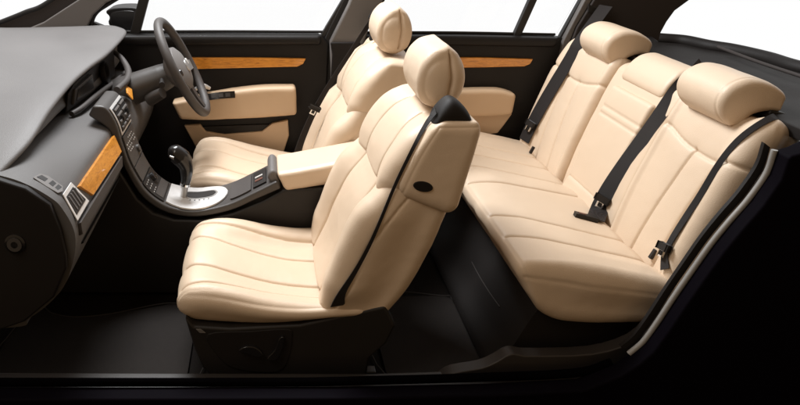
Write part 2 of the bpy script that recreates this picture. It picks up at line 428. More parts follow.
# cap at the door end
cap = [(-.95, .69), (-.80, .695), (-.66, .668), (-.582, .640), (-.527, .596), (-.508, .53), (-.500, .455), (-.503, .42), (-.543, .338), (-.628, .265), (-.71, .234), (-.95, .22)]
prism('end_cap', cap, -.722, -.698, BLACKM, dash, bevel=.006)
kx, kz = px(15, 244, -.725)
kn = lathe('airbag_switch', [(0, .026), (.006, .026), (.008, .022), (.008, .018), (.004, .016), (.004, .010), (.012, .009), (.012, .0)], (kx, -.720, kz), (0, -1, 0), SWITCH, dash)
lathe('switch_ring', [(0, .0185), (.003, .0185), (.003, .016)], (kx, -.729, kz), (0, -1, 0), STACK, kn)
# wood strip, vent and silver line on the passenger side (follows the dash front edge)
def facestrip(name, top, bot, ya, yb, th, m, parent, ytop=None, ybot=None, bevel=.002):
    """a strip on the dash face: top/bot are side-plane points, ya near end, yb far end"""
    ytop = ytop or (ya, yb); ybot = ybot or (ya, yb)
    P = [(top[0], ytop[0], top[1]), (top[0], ytop[1], top[1]), (bot[0], ybot[1], bot[1]), (bot[0], ybot[0], bot[1])]
    n = Vector((bot[1] - top[1], 0, -(bot[0] - top[0]))); n = -n if n.x < 0 else n
    return slab(name, P, n, th, m, parent, bevel)
def q4(name, tn, bn, tf, bf, th, m, parent, bevel=.002):   # near/far top and bottom corners on the dash face
    n = Vector((.9, 0, .42))
    return slab(name, [Vector(tn) - n.normalized() * .004, Vector(tf) - n.normalized() * .004, Vector(bf) - n.normalized() * .004, Vector(bn) - n.normalized() * .004], n, th + .004, m, parent, bevel)
q4('wood_trim', (-.5005, -.545, .578), (-.4795, -.485, .528), (-.4835, -.118, .592), (-.4635, -.118, .536), .008, WOOD, dash)
q4('glovebox_lip', (-.478, -.66, .520), (-.476, -.66, .486), (-.462, -.13, .526), (-.462, -.13, .490), .009, DASHD, dash)
q4('glovebox_seam', (-.483, -.62, .448), (-.484, -.62, .444), (-.472, -.13, .452), (-.473, -.13, .448), .006, BLACK, dash, bevel=0)
av = facestrip('air_vent', (-.513, .598), (-.478, .530), -.655, -.57, .0035, METAL, dash, ytop=(-.655, -.565), ybot=(-.668, -.530))
facestrip('vent_grille', (-.508, .588), (-.483, .541), -.65, -.56, .0050, BLACK, av, ytop=(-.648, -.574), ybot=(-.656, -.548))
for i in range(4):
    y = -.640 + i * .021
    sl = facestrip('vent_slat', (-.506, .584), (-.486, .547), y, y + .007, .0075, PILLAR, av)
# three little demister outlets on the pad top near the door
for (a, b, c_, d_) in [((36, 179), (44, 176), (51, 181), (45, 185)), ((49, 185), (53, 182), (57, 185), (53, 189)), ((54, 189), (58, 186), (62, 189), (58, 192))]:
    pass
def on_pad(x, y):
    # intersect the view ray with the sloping edge of the pad
    for z in np.linspace(.70, .58, 60):
        X, Y = pz(x, y, z)
        zz = np.interp(X, [-.80, -.654, -.582, -.522], [.696, .668, .642, .602])
        if z <= zz: return (X, Y, zz + .001)
    return (X, Y, z)
dv = slab('demister_bezel', [on_pad(*p) for p in [(33, 179), (40, 175), (48, 177), (63, 188), (63, 193), (58, 195), (46, 188)]], (.25, 0, 1), .003, PILLAR, dash, bevel=.0015)
for q in ([(37, 179), (42, 178), (48, 181), (45, 184)], [(49, 186), (53, 183), (56.5, 186), (53, 189)], [(55, 189.5), (58.5, 186.5), (62, 189.5), (58, 192.5)]):
    slab('outlet', [tuple(Vector(on_pad(*p)) + Vector((0, 0, .0025))) for p in q], (.25, 0, 1), .002, BLACK, dv, bevel=0)
# instrument niche: dark recess with pod rings under the hood
def wallp(Y, t):   # on the wall under the hood lip
    ex = np.interp(Y, [-.03, .14, .30, .54], [-.620, -.598, -.566, -.548]); ez = np.interp(Y, [-.03, .14, .30, .54], [.748, .764, .779, .798])
    return (ex - .034 - .006 * t + .004, Y, ez - .03 - t * (ez - .03 - .640))
ir = slab('instrument_recess', [wallp(-.02, .95), wallp(.0, .25), wallp(.06, .04), wallp(.36, .02), wallp(.48, .10), wallp(.50, .9)], (1, 0, .1), .006, BLACK, dash, bevel=.002)
bz = slab('display_frame', [wallp(.02, .80), wallp(.04, .22), wallp(.20, .16), wallp(.22, .80)], (1, 0, .1), .016, STACK, ir, bevel=.004)
slab('display_screen', [tuple(Vector(wallp(y, t)) + Vector((.017, 0, .002))) for y, t in ((.04, .70), (.06, .32), (.185, .28), (.20, .70))], (1, 0, .1), .002, SWITCH, ir, bevel=0)
lathe('gauge_ring', [(0, .040), (.014, .043), (.018, .041), (.016, .037), (.004, .035), (.004, 0)], (wallp(.34, .5)[0], .34, wallp(.34, .5)[2]), (1, 0, .15), BLACKM, ir)
tube('recess_lip', [(-.625, -.05, .646), (-.605, .02, .650), (-.588, .2, .652), (-.56, .40, .655), (-.545, .52, .66)], .009, DASHD, dash)
# curved far ledge ring on the driver's side of the dash
tube('driver_ledge', [(*px(112, 51, .55)[:1], .55, px(112, 51, .55)[1]), (*px(121, 58, .50)[:1], .50, px(121, 58, .50)[1]), (*px(128, 70, .42)[:1], .42, px(128, 70, .42)[1]), (*px(127, 80, .32)[:1], .32, px(127, 80, .32)[1]), (*px(117, 90, .2)[:1], .2, px(117, 90, .2)[1])], [.008, .011, .013, .013, .012], DASHD, dash, sides=16)
wd = [(px(125, 86, .30)), (px(131, 90, .30)), (px(133, 99, .22)), (px(127, 92, .22))]
slab('wood_trim', [(wd[0][0], .30, wd[0][1]), (wd[1][0], .30, wd[1][1]), (wd[2][0], .20, wd[2][1]), (wd[3][0], .20, wd[3][1])], (1, 0, .5), .006, WOOD, dash)
# driver side knee panel
prism('knee_panel', [(-.62, .62), (-.50, .60), (-.50, .50), (-.56, .40), (-.70, .36), (-.80, .60)], .12, .66, BLACK, dash, bevel=.02)

# ================================================================== CENTRE CONSOLE
con = thing('centre_console', 'charcoal centre console sweeping from dash vents down to the cream armrest', 'console', (-.1, 0, 0))
topc = [(-.540, .688), (-.502, .680), (-.472, .628), (-.456, .560), (-.435, .485), (-.395, .405), (-.345, .357), (-.289, .333), (-.219, .326), (-.117, .350), (-.03, .392), (.045, .432)]
low = [(.06, .405), (-.02, .368), (-.11, .326), (-.215, .304), (-.30, .311), (-.36, .338), (-.412, .388), (-.455, .475), (-.478, .55), (-.50, .61), (-.56, .655)]
tp = [tuple(p) for p in crom(topc, 5)]; lw = [tuple(p) for p in crom(low, 5)]
prism('console_shell', tp + lw, -.104, .108, STACK, con, bevel=.010, seg=4, ang=45)
prism('console_side', [(-.62, .60), (-.505, .60), (-.47, .46), (-.42, .365), (-.37, .315), (-.30, .290), (-.21, .288), (-.10, .315), (0, .358), (.07, .40), (.30, .41), (.36, .30), (.36, .005), (-.95, .005), (-.95, .35)], -.095, .095, BLACK, con, bevel=.01)
def ontop(t, y, h=0):
    c = Curve(topc); p = c(np.array([t]))[0]; q = c(np.array([min(1, t + .01)]))[0]; d = q - p; d /= np.linalg.norm(d)
    n = np.array([-d[1], d[0]]); n = n if n[1] > 0 or n[0] > 0 else -n
    return (p[0] + n[0] * h, y, p[1] + n[1] * h), Vector((n[0], 0, n[1]))
def patch(name, t0, t1, y0, y1, h, m, parent, n=8, th=.002, round_=None, bevel=.001):
    """a plate that lies on the swept console face"""
    V = []; F = []; k = 10
    for i in range(n + 1):
        t = t0 + (t1 - t0) * i / n
        s = 1.0
        if round_: s = round_(i / n)
        ya = (y0 + y1) / 2 - (y1 - y0) / 2 * s; yb = (y0 + y1) / 2 + (y1 - y0) / 2 * s
        for hh in (h, h + th):
            V.append(ontop(t, ya, hh)[0]); V.append(ontop(t, yb, hh)[0])
    for i in range(n):
        a = i * 4; b = a + 4
        F += [[a + 2, a + 3, b + 3, b + 2], [a, b, b + 1, a + 1], [a, a + 2, b + 2, b], [a + 1, b + 1, b + 3, a + 3]]
    F += [[0, 1, 3, 2], [n * 4, n * 4 + 2, n * 4 + 3, n * 4 + 1]]
    me = bpy.data.meshes.new(name); me.from_pydata([list(v) for v in V], [], F)
    bm = bmesh.new(); bm.from_mesh(me); bmesh.ops.recalc_face_normals(bm, faces=bm.faces); bm.to_mesh(me); bm.free()
    return sharp(link(name, me, m, parent), 40, False)
vf = patch('vent_bezel', .060, .175, -.088, .088, .002, METAL, con, th=.003)
for sg in (-1, 1):
    vp = patch('vent_grille', .070, .165, sg * .042 - .037, sg * .042 + .037, .0045, BLACK, vf, th=.003)
    for i in range(4):
        patch('vent_slat', .077 + i * .023, .083 + i * .023, sg * .042 - .033, sg * .042 + .033, .0075, PILLAR, vp, n=1, th=.004)
    patch('vent_knob', .112, .130, sg * .042 - .008, sg * .042 + .008, .010, SWITCH, vp, n=1, th=.008)
pn = patch('control_panel', .185, .315, -.088, .088, .0018, STACK, con, n=10, th=.004)
import random
rnd = random.Random(4)
for r_ in range(4):
    for c_ in range(7):
        if rnd.random() < .25: continue
        y = -.075 + c_ * .0215; t = .205 + r_ * .017
        patch('button', t, t + .003 + .003 * rnd.random(), y, y + .007 + .004 * rnd.random(), .0055, BUTTON, pn, n=1, th=.0012)
lathe('rotary_knob', [(0, .014), (.010, .0125), (.012, .008), (.012, 0)], ontop(.285, .045, .004)[0], ontop(.285, 0)[1], STACK, pn)
patch('screen_lid', .320, .385, -.084, .084, .0018, STACK, con, n=8, th=.004)
lp = patch('lower_switch_panel', .392, .505, -.088, .088, .0018, BLACK, con, n=10, th=.003)
for r_ in range(3):
    for c_ in range(3):
        patch('button', .408 + r_ * .022, .411 + r_ * .022, -.07 + c_ * .020, -.062 + c_ * .020, .0046, BUTTON, lp, n=1, th=.001)
lathe('rotary_knob', [(0, .017), (.014, .015), (.016, .010), (.016, 0)], ontop(.42, .02, .004)[0], ontop(.42, 0)[1], SWITCH, lp)
patch('storage_lid', .462, .500, -.070, .080, .0046, STACK, lp, n=4, th=.002)
# gate plate
gpl = patch('gate_plate', .515, .775, -.098, .100, .002, METAL, con, n=24, th=.005, round_=lambda f: (.86 + .14 * min(1, f * 4)) if f < .5 else math.sqrt(max(.02, 1 - ((f - .5) / .5) ** 2.6)))
patch('gate_surround', .575, .730, -.012, .058, .0070, SILVERP, gpl, n=14, th=.0015, round_=lambda f: math.sqrt(max(.02, 1 - (abs(f - .5) * 2) ** 5)))
patch('gate_slot', .585, .722, -.004, .050, .0085, BLACK, gpl, n=14, th=.0012, round_=lambda f: math.sqrt(max(.02, 1 - (abs(f - .5) * 2) ** 5)))
for i in range(5): patch('gate_mark', .61 + i * .02, .616 + i * .02, -.026, -.020, .0072, BLACK, gpl, n=1, th=.0006)
# gear lever
gl = thing('gear_lever', 'black automatic gear lever with silver collar standing in the metal gate', 'gear lever', (-.27, 0, .335))
tube('lever_shaft', [(-.278, 0, .335), (-.273, 0, .36), (-.270, 0, .39)], [.011, .012, .014], SILVERP, gl, sides=18)
tube('lever_grip', [(-.270, 0, .380), (-.264, 0, .410), (-.263, 0, .445), (-.278, 0, .477), (-.302, 0, .496), (-.322, 0, .498)], [.015, .019, .025, .033, .031, .014], SWITCH, gl, sides=20)
tube('lever_collar', [(-.2705, 0, .378), (-.2685, 0, .386)], .0175, CHROME, gl, sides=20)
tube('release_button', [(-.300, -.030, .488), (-.314, -.024, .492)], [.006, .004], SILVERP, gl)
# tray lid, hazard panel, grey hinge cap, armrest
tl = patch('tray_lid', .790, .885, -.078, .078, .0018, DASHD, con, n=6, th=.004, round_=lambda f: 1 if .1 < f < .9 else .95)
sp = patch('seat_switch_panel', .895, .955, -.070, .070, .0018, BLACK, con, n=4, th=.004)
patch('switch_mark', .905, .940, -.030, -.012, .006, BRN, sp, n=1, th=.002); patch('switch_mark', .905, .940, .005, .018, .006, BUTTON, sp, n=1, th=.002)
pad('armrest', [(.042, .455), (.12, .468), (.22, .488), (.34, .512), (.40, .52)], [(.075, .392), (.14, .402), (.22, .415), (.34, .43), (.40, .44)], -.100, .115, (.012, .020, .020), LEATHER, con, grooves=[([(0, -.085), (1, -.085)], .003, .0035, 0, .01, 'v')], wrinkle=.0008)
pad('armrest_hinge', [(.012, .440), (.026, .462), (.045, .462)], [(.035, .405), (.05, .405), (.06, .405)], -.085, .098, (.012, .012, .012), PILLAR, con, wrinkle=0)

# ================================================================== STEERING WHEEL
wc = Vector((-.300, .37, .712)); wd_ = Vector((.444, 0, -.896)).normalized(); wy = Vector((0, 1, 0)); wax = Vector((.896, 0, .444)).normalized()
sw = thing('steering_wheel', 'dark leather steering wheel with grey hub in front of the driver seat', 'steering wheel', tuple(wc))
rim = [tuple(wc + (wd_ * math.cos(a) + wy * math.sin(a)) * .185) for a in np.linspace(0, 2 * math.pi, 24, endpoint=False)]
tube('rim', rim, .0165, DASHD, sw, n=6, sides=18, closed=True)
hub = lathe('hub', [(-.05, .05), (-.03, .085), (-.005, .098), (.008, .094), (.020, .070), (.026, .030), (.027, 0)], tuple(wc - wax * .01), wax, PILLAR, sw, sy=.88)
lathe('badge_plate', [(0, .024), (.003, .022), (.004, 0)], tuple(wc + wax * .017), wax, SILVERP, hub)
for a in (0, math.pi * .5 - .15, math.pi * 1.5 + .15):
    dr = wd_ * math.cos(a) + wy * math.sin(a)
    p0 = wc + dr * .055 - wax * .01; p1 = wc + dr * .12 - wax * .008; p2 = wc + dr * .178
    ribbon('spoke', [tuple(p0), tuple(p1), tuple(p2)], [tuple(wax.cross(dr) * w) for w in (.06, .045, .035)], .014, SILVERP if a else STACK, sw)
for s in (-1, 1):
    cc = wc + wy * s * .105 + wax * .004
    lathe('wheel_button', [(0, .014), (.004, .012), (.004, 0)], tuple(cc), wax, BUTTON if s > 0 else SWITCH, sw)
colm = thing('steering_column', 'dark steering column shroud with stalks behind the wheel', 'steering column', (-.45, .37, .62))
tube('shroud', [tuple(wc - wax * .03), tuple(wc - wax * .09), tuple(wc - wax * .19 + Vector((0, 0, .01))), tuple(wc - wax * .30 + Vector((0, 0, .02)))], [.040, .052, .058, .062], STACK, colm, sides=28, n=14)
for s, dz in ((-1, .01), (1, .0)):
    b0 = wc - wax * .085 + wy * s * .045; tube('stalk', [tuple(b0), tuple(b0 + wy * s * .07 + Vector((.01, 0, .012))), tuple(b0 + wy * s * .15 + Vector((.02, 0, .015)))], [.008, .007, .011], BLACK, colm)
tube('ignition_barrel', [tuple(wc - wax * .14 - wy * .04 + Vector((0, 0, -.05))), tuple(wc - wax * .08 - wy * .07 + Vector((0, 0, -.045)))], [.026, .020], STACK, colm, sides=20)

# ================================================================== FRONT SEATS
def front_seat(label, near, dz=0.0, dx=0.0, yc=-.38):
    s = -1 if near else 1        # side of the seat belt (the door side)
    st = thing('front_seat', label, 'car seat', (.05 + dx, yc, 0), 'front seats in cream leather')
    hw = .26
    def Yv(v): return yc + v * s * -1 * -1 if False else yc + v
    # cushion: front nose to back
    top = [(-.248 + dx, .290 + dz), (-.20 + dx, .302 + dz), (-.12 + dx, .296 + dz), (0 + dx, .266 + dz * .9), (.10, .250 + dz * .6), (.20, .245 + dz * .4), (.30, .25 + dz * .3)]
    bot = [(-.235 + dx, .215 + dz), (-.19 + dx, .205 + dz), (-.09 + dx, .200 + dz), (.0, .200 + dz * .8), (.10, .208 + dz * .4), (.22, .235), (.30, .25)]
    bot[-1] = (.30, .235)
    def dsp(u, yy, v, t):
        e = np.abs(yy - yc) / hw
        inner = (yy - yc) * s < 0      # towards the tunnel
        b = ss(.52, .80, e) * np.where(inner, .030, .016) * ss(.0, .35, u)
        nose = .010 * np.exp(-((u - .12) / .12) ** 2)
        return (b + nose) * ss(.3, .8, v) + .006 * np.exp(-((v - .5) / .3) ** 2) * (np.abs(yy - yc) > hw * .9)
    gr = []
    for k0, k1 in ((-.205, -.175), (-.075, -.095), (.13, .075), (.215, .18)):
        k0, k1 = (k0 * 1, k1 * 1) if s < 0 else (-k0, -k1)
        gr.append(([(.035, yc + k0), (.25, yc + (k0 + k1) / 2), (.6, yc + k1), (1.1, yc + k1)], .0068, .0038, .0105, .028, 'v'))
    pad('cushion', top, bot, yc - hw, yc + hw, (.055, .030, .046), LEATHER, st, res=(.005, .0026, .004), grooves=gr + [([(.03, .86), (.97, .84)], .0022, .0032, 0, .01, 'y')], disp=dsp, wid=lambda u: 1 - .05 * ss(.5, 0, u) - .02 * u)
    # backrest, lower part
    f0 = [(.150, .245), (.195, .34), (.225, .43), (.258, .51), (.300, .572), (.330, .615)]
    b0 = [(.330, .215), (.395, .31), (.445, .42), (.475, .51), (.492, .57), (.500, .62)]
    def dsb(u, yy, v, t):
        e = np.abs(yy - yc) / hw
        return ss(.50, .82, e) * .024 * ss(.25, .8, v) * ss(0, .25, u) * (1 - .75 * ss(.72, 1, u))
    grb = []
    for q in (-1, 1): grb.append(([(-.1, yc + q * .150), (.4, yc + q * .150), (.9, yc + q * .125), (1.1, yc + q * .11)], .0064, .0038, .0085, .026, 'v'))
    grb.append(([(.0, .80), (.55, .80), (.85, .70), (1, .60)], .0035, .0035, .002, .012, 'y'))
    pad('backrest', f0, b0, yc - hw, yc + hw, (.020, .028, .036), LEATHER, st, res=(.0042, .0028, .004), grooves=grb, disp=dsb)
    # backrest, upper part
    f1 = [(.305, .575), (.318, .635), (.345, .690), (.385, .742), (.435, .775)]
    b1 = [(.485, .53), (.503, .60), (.520, .66), (.535, .715), (.548, .765)]
    def dsu(u, yy, v, t):
        e = np.abs(yy - yc) / hw
        return ss(.45, .85, e) * .011 * ss(.25, .8, v) * (1 - .7 * ss(.6, 1, u))
    gru = [([(-.1, yc + q * .12), (.5, yc + q * .115), (.95, yc + q * .09)], .0055, .0038, .0055, .024, 'v') for q in (-1, 1)]
    pad('shoulder_rest', f1, b1, yc - hw * .98, yc + hw * .98, (.022, .045, .036), LEATHER, st, res=(.0042, .0028, .004), grooves=gru, disp=dsu, wid=lambda u: 1.0 - .10 * ss(.4, 1, u) - .10 * ss(.22, 0, u))
    # shoulder block with the belt outlet on the door side
    ya, yb = (yc + s * .278, yc + s * .155)
    fb = [(.338, .598), (.362, .66), (.392, .722), (.432, .788)]
    bb = [(.497, .533), (.513, .61), (.530, .70), (.546, .788)]
    ylo, yhi = min(ya, yb), max(ya, yb)
    blk = pad('shoulder_block', fb, bb, ylo, yhi, (.034, .016, .030), LEATHER, st, res=.0038, grooves=[([(.03, .90), (.93, .90), (.95, .1)], .002, .003, 0, .01, 'y')], wrinkle=.0008)
    # oval badge on the side
    if near: ov = [px(423 + 9.8 * math.cos(a), 186.5 + 5.2 * math.sin(a) + 1.2 * math.cos(a), ya) for a in np.linspace(0, 2 * math.pi, 28, endpoint=False)]
    else: ov = [(.43 + .024 * math.cos(a), .645 + .013 * math.sin(a)) for a in np.linspace(0, 2 * math.pi, 28, endpoint=False)]
    prism('airbag_badge', ov, ya + s * .0035, ya - s * .004, BLACKM, st, bevel=.002)
    # belt guide on top of the block
    pad('belt_guide', [(.428, .786), (.444, .818), (.468, .838), (.496, .824), (.524, .792)], [(.424, .760), (.45, .764), (.475, .764), (.50, .764), (.526, .764)], ylo + .018, yhi - .010, (.018, .035, .03), BLACKM, st, wrinkle=0)
    # head restraint
    hc = (.462, .86)
    fh = [(.452, .774), (.420, .800), (.405, .848), (.414, .898), (.440, .931), (.474, .946)]
    bh = [(.500, .780), (.522, .808), (.532, .850), (.527, .888), (.513, .918), (.492, .942)]
    hy0, hy1 = yc - .130, yc + .128
    sm = [([(.0, e_ - q * .010), (.5, e_ - q * .008), (1.0, e_ - q * .012)], .0028, .0030, 0, .01, 'v') for e_, q in ((hy0, -1), (hy1, 1))]
    sm += [([(.15, .34), (.5, .30), (.80, .34), (.97, .44)], .012, .0040, .002, .010, 'y')]
    hr = pad('headrest', fh, bh, hy0, hy1, (.034, .030, .040), LEATHER, st, res=.0032, grooves=sm, wrinkle=.001, wid=lambda u: 1 - .16 * ss(.5, 1, u) - .10 * ss(.35, 0, u))
    for q in (-.055, .055): tube('headrest_post', [(.478, yc + q, .72), (.470, yc + q, .80)], .006, CHROME, hr)
    # plastic base and side shield
    ys = yc + s * hw
    sh = [(-.215 + dx, .232 + dz), (-.19 + dx, .205 + dz), (-.091 + dx, .198 + dz), (.102, .210 + dz * .3), (.231, .243), (.333, .268), (.366, .206), (.345, .150), (.300, .100), (.293, .036), (.0, .022), (-.140, .030), (-.172, .070), (-.192, .13)]
    base = prism('side_shield', sh, ys + s * .004, ys - s * .05, BLACK, st, bevel=.012, seg=4)
    prism('seat_base', [(-.19 + dx, .215 + dz), (.30, .235), (.32, .20), (.27, .03), (-.12, .03), (-.17, .08)], yc - hw + .03, yc + hw - .03, BLACKM, st, bevel=.015)
    if near:
        rec = [px(*p, ys) for p in [(208, 333), (216, 352), (232, 366), (262, 371), (282, 368), (290, 352), (292, 336), (288, 328), (250, 330)]]
        prism('switch_recess', rec, ys - .0075, ys - .003, BLACKM, base, bevel=.003, smooth=4)
        a = [px(*p, ys) for p in [(239, 347), (246, 343), (256, 344), (263, 351), (258, 353), (248, 350)]]
        prism('seat_switch', a, ys - .020, ys - .006, SWITCH, base, bevel=.003, smooth=3)
        a = [px(*p, ys) for p in [(267, 355), (275, 346), (279, 335), (284, 334), (282, 346), (276, 356)]]
        prism('seat_switch', a, ys - .020, ys - .006, SWITCH, base, bevel=.003, smooth=3)
        a = [px(*p, ys) for p in [(196, 328), (201, 328), (206, 332), (200, 332)]]
        prism('slide_mark', a, ys - .006, ys - .003, PILLAR, base, bevel=.0008)
    box('seat_rail', (.10, yc + s * .20, .012), (.46, .035, .024), METAL if False else SWITCH, st)
    box('seat_rail', (.10, yc - s * .20, .012), (.46, .035, .024), SWITCH, st)
    # belt that runs from the guide down to the seat side
    return st
near_seat = front_seat('cream leather front passenger seat nearest the viewer, dark oval on its shoulder', True)
far_seat = front_seat('cream leather driver seat behind the steering wheel, beyond the centre console', False, dz=.055, dx=-.045, yc=.385)

def seat_belt(label, path, widths, tongue=None, twv=None, buckle=None, end=None):
    t = thing('seat_belt', label, 'seat belt', path[-1], 'black seat belts')
    ribbon('webbing', path, widths, .0022, BELT, t)
    if tongue is not None:
        c, d, w = Vector(tongue[0]), Vector(tongue[1]).normalized(), Vector(tongue[2]).normalized(); n = d.cross(w)
        if n.dot(Vector(CAM) - c) < 0: n = -n
        def bar(name, off, size, m, z=0):
            bm = bmesh.new(); bmesh.ops.create_cube(bm, size=1)
            for v in bm.verts:
                v.co = c + d * (v.co.x * size[0] + off) + w * v.co.y * size[1] + n * (v.co.z * size[2] + z)
            bmesh.ops.bevel(bm, geom=list(bm.edges), offset=min(size) * .3, segments=2, profile=.5, affect='EDGES')
            me = bpy.data.meshes.new(name); bm.to_mesh(me); bm.free(); return sharp(link(name, me, m, t))
        s = tongue[3] if len(tongue) > 3 else 1
        tg = bar('tongue_grip', 0, (.022 * s, .066 * s, .013), BLACK)
        bar('tongue_blade', .028 * s, (.036 * s, .030 * s, .005), CHROME); bar('blade_slot', .030 * s, (.014 * s, .014 * s, .0065), BLACK)
    return t
# belt of the near front seat
def P3(x, y, Y): a, b = px(x, y, Y); return (a, Y, b)
def belt_draped(label, pts, roots, w, off=.004, stand=0.0, tongue=None, it=3, ts=1.0, head=()):
    L, Nn = drape(pts, tree_of(*roots), off, it); Wd = strap_w(L, Nn, w, stand)
    if head: L = np.vstack([np.array(head), L]); Wd = np.vstack([np.repeat(Wd[:1], len(head), 0), Wd])
    tg = None
    if tongue is not None:
        i = int(tongue * (len(L) - 1)); d = L[min(i + 2, len(L) - 1)] - L[i - 2]
        tg = (L[i] + Nn[min(i, len(Nn) - 1)] * .010, d, Wd[i], ts)
    k = 2
    return seat_belt(label, [tuple(p) for p in L[::k]], [tuple(p) for p in Wd[::k]], tongue=tg)
nbelt = belt_draped('thin black seat belt lying down the near front seat backrest', [(438, 112), (426, 127), (411, 154), (397, 181), (384, 211), (370, 243), (354, 272), (341, 292), (337, 304)], [near_seat], [.022, .013, .011, .011, .012, .015, .022, .042], off=.006, stand=[.2, .3, .3, .2, 0], it=8)
lathe('belt_stop', [(-.004, .0), (-.004, .011), (.004, .011), (.004, 0)], P3(358.5, 238, -.63), (.3, -1, .2), BLACK, nbelt)
# belt of the far front seat, from the pillar
fbelt = seat_belt('black seat belt hanging from the grey pillar behind the driver seat', [P3(378, 12, .60), P3(371, 21, .60), P3(354, 47, .57), P3(333, 79, .53), P3(314, 112, .50), P3(301, 142, .50), P3(296, 160, .50)],
          [(.030, .012, .012)] * 3 + [(.034, .012, .016)] * 4, tongue=(P3(315, 108, .49), (-.45, 0, -.9), (.85, .1, -.4), .6))
box('belt_anchor', P3(375, 17, .62), (.045, .03, .035), BLACK, fbelt, rot=('Y', .5))

# ================================================================== REAR SEAT
rs = thing('rear_seat', 'cream leather rear bench seat with fluted cushion and three backrests', 'car seat', (.95, 0, .05))
ct = [(.668, .385), (.700, .402), (.79, .398), (.90, .376), (1.01, .352), (1.13, .325)]
cb = [(.728, .285), (.762, .245), (.815, .220), (.90, .210), (1.02, .212), (1.13, .215)]
def rdis(u, yy, v, t):
    b = np.zeros(len(u))
    for c, h in ((.40, .010), (-.40, .010)): b += h * ss(.24, .20, np.abs(yy - c)) * 0
    hump = .012 * np.exp(-(yy / .10) ** 2) * ss(0, .3, u)
    edge = .012 * ss(.50, .58, np.abs(yy)) * ss(.15, .5, u)
    wave = .004 * np.exp(-((yy + .17) / .035) ** 2) * ss(.35, .0, u)
    return (hump + edge) * ss(.3, .8, v) - wave
gr = [([(.07, y0), (.25, y0), (1.1, y1)], .0065, .0042, .0075, .028, 'v') for y0, y1 in ((-.465, -.48), (-.31, -.35), (-.03, -.0), (.16, .14), (.31, .32), (.46, .46))]
gr += [([(.055, -.70), (.055, .70)], .0016, .0030, 0, .012, 'v')]
gr += [([(.04, .70), (1.0, .78)], .0030, .0035, 0, .01, 'y')]
pad('cushion', ct, cb, -.655, .655, (.045, .028, .045), LEATHER, rs, res=(.0055, .0030, .005), grooves=gr, disp=rdis)
fr = [(1.105, .275), (1.122, .36), (1.150, .47), (1.182, .57), (1.220, .68), (1.262, .772)]
bk = [(1.20, .24), (1.235, .35), (1.265, .45), (1.30, .55), (1.34, .66), (1.375, .745)]
def rback(y0, y1, outer):
    c = (y0 + y1) / 2; w = abs(y1 - y0) / 2
    def d(u, yy, v, t):
        k = (yy - c) / w * outer
        return (.030 * ss(.45, .85, k) * (1 - .3 * ss(.75, 1, u)) + .010 * ss(.80, .95, -k)) * ss(.3, .8, v)
    hi = .70
    o_ = outer
    g_ = [([(-.1, o_ * .355), (.74, o_ * .425)], .0062, .0042, .0065, .024, 'v'), ([(-.1, o_ * .49), (.74, o_ * .54)], .0062, .0042, .0065, .024, 'v'),
          ([tuple(p) for p in crom([(.80, o_ * .20), (.785, o_ * .27), (.75, o_ * .36), (.735, o_ * .45), (.74, o_ * .54), (.765, o_ * .60), (.79, o_ * .66)], 5)], .0062, .0042, .005, .018, 'v'),
          ([(-.1, o_ * .602), (1.1, o_ * .602)], .003, .0036, 0, .01, 'v')]
    g_.append(([(0, .74), (1, .74)], .002, .0035, 0, .01, 'y'))
    return pad('backrest', fr, bk, y0, y1, (.040, .024, .034), LEATHER, rs, res=(.0040, .0028, .005), grooves=g_, disp=d)
rback(-.632, -.232, -1)
rback(.240, .640, 1)
# centre: narrow surround and folding armrest panel
fc = [(a + .004, b) for a, b in fr]
pad('centre_surround', [(a + .012, b) for a, b in fr], bk, -.228, .236, (.04, .03, .04), LEATHER, rs, res=.0055)
fa = [(a - .010, b - .005) for a, b in [(1.122, .365), (1.150, .47), (1.182, .57), (1.215, .665), (1.232, .705)]]
ba = [(a + .05, b - .02) for a, b in fa]
pad('folding_armrest', fa, ba, -.135, .155, (.014, .014, .016), LEATHER, rs, res=.0045, grooves=[([(.71, -.2), (.71, .2)], .004, .004, .001, .012, 'v'), ([(.78, -.2), (.78, .2)], .004, .004, .001, .012, 'v')])
ft = [(1.232, .715), (1.250, .755), (1.285, .790), (1.33, .800), (1.37, .788)]
ft = [(a + .008, b + .010) for a, b in ft]
bt = [(1.275, .695), (1.295, .72), (1.32, .74), (1.345, .745), (1.37, .745)]
pad('centre_top', ft, bt, -.135, .160, (.014, .022, .014), LEATHER, rs, res=.0045, grooves=[])
pad('centre_lower', [(1.085, .315), (1.10, .345), (1.112, .372)], [(1.15, .30), (1.16, .33), (1.17, .35)], -.13, .15, (.014, .02, .014), LEATHER, rs, res=.005)
# rear head restraints
def rear_head(yc, dx=0, dz=0, hw=.118):
    f = [(1.236, .735), (1.203, .772), (1.194, .810), (1.212, .845), (1.256, .866), (1.308, .860), (1.352, .838), (1.376, .815)]
    b = [(1.268, .738), (1.276, .750), (1.284, .760), (1.294, .768), (1.310, .774), (1.328, .777), (1.346, .776), (1.362, .774)]
    f = [(a + dx, b_ + dz) for a, b_ in f]; b = [(a + dx, b_ + dz) for a, b_ in b]
    return pad('headrest', f, b, yc - hw, yc + hw, (.020, .028, .018), LEATHER, rs, res=.004, grooves=[([(0, yc - hw + .02), (1, yc - hw + .02)], .0028, .0035, 0, .01, 'v'), ([(0, yc + hw - .02), (1, yc + hw - .02)], .0028, .0035, 0, .01, 'v')], wid=lambda u: 1 + .05 * np.sin(np.clip(u, 0, 1) * math.pi))
rear_head(-.405, .0, .0); rear_head(.375, .022, .0)
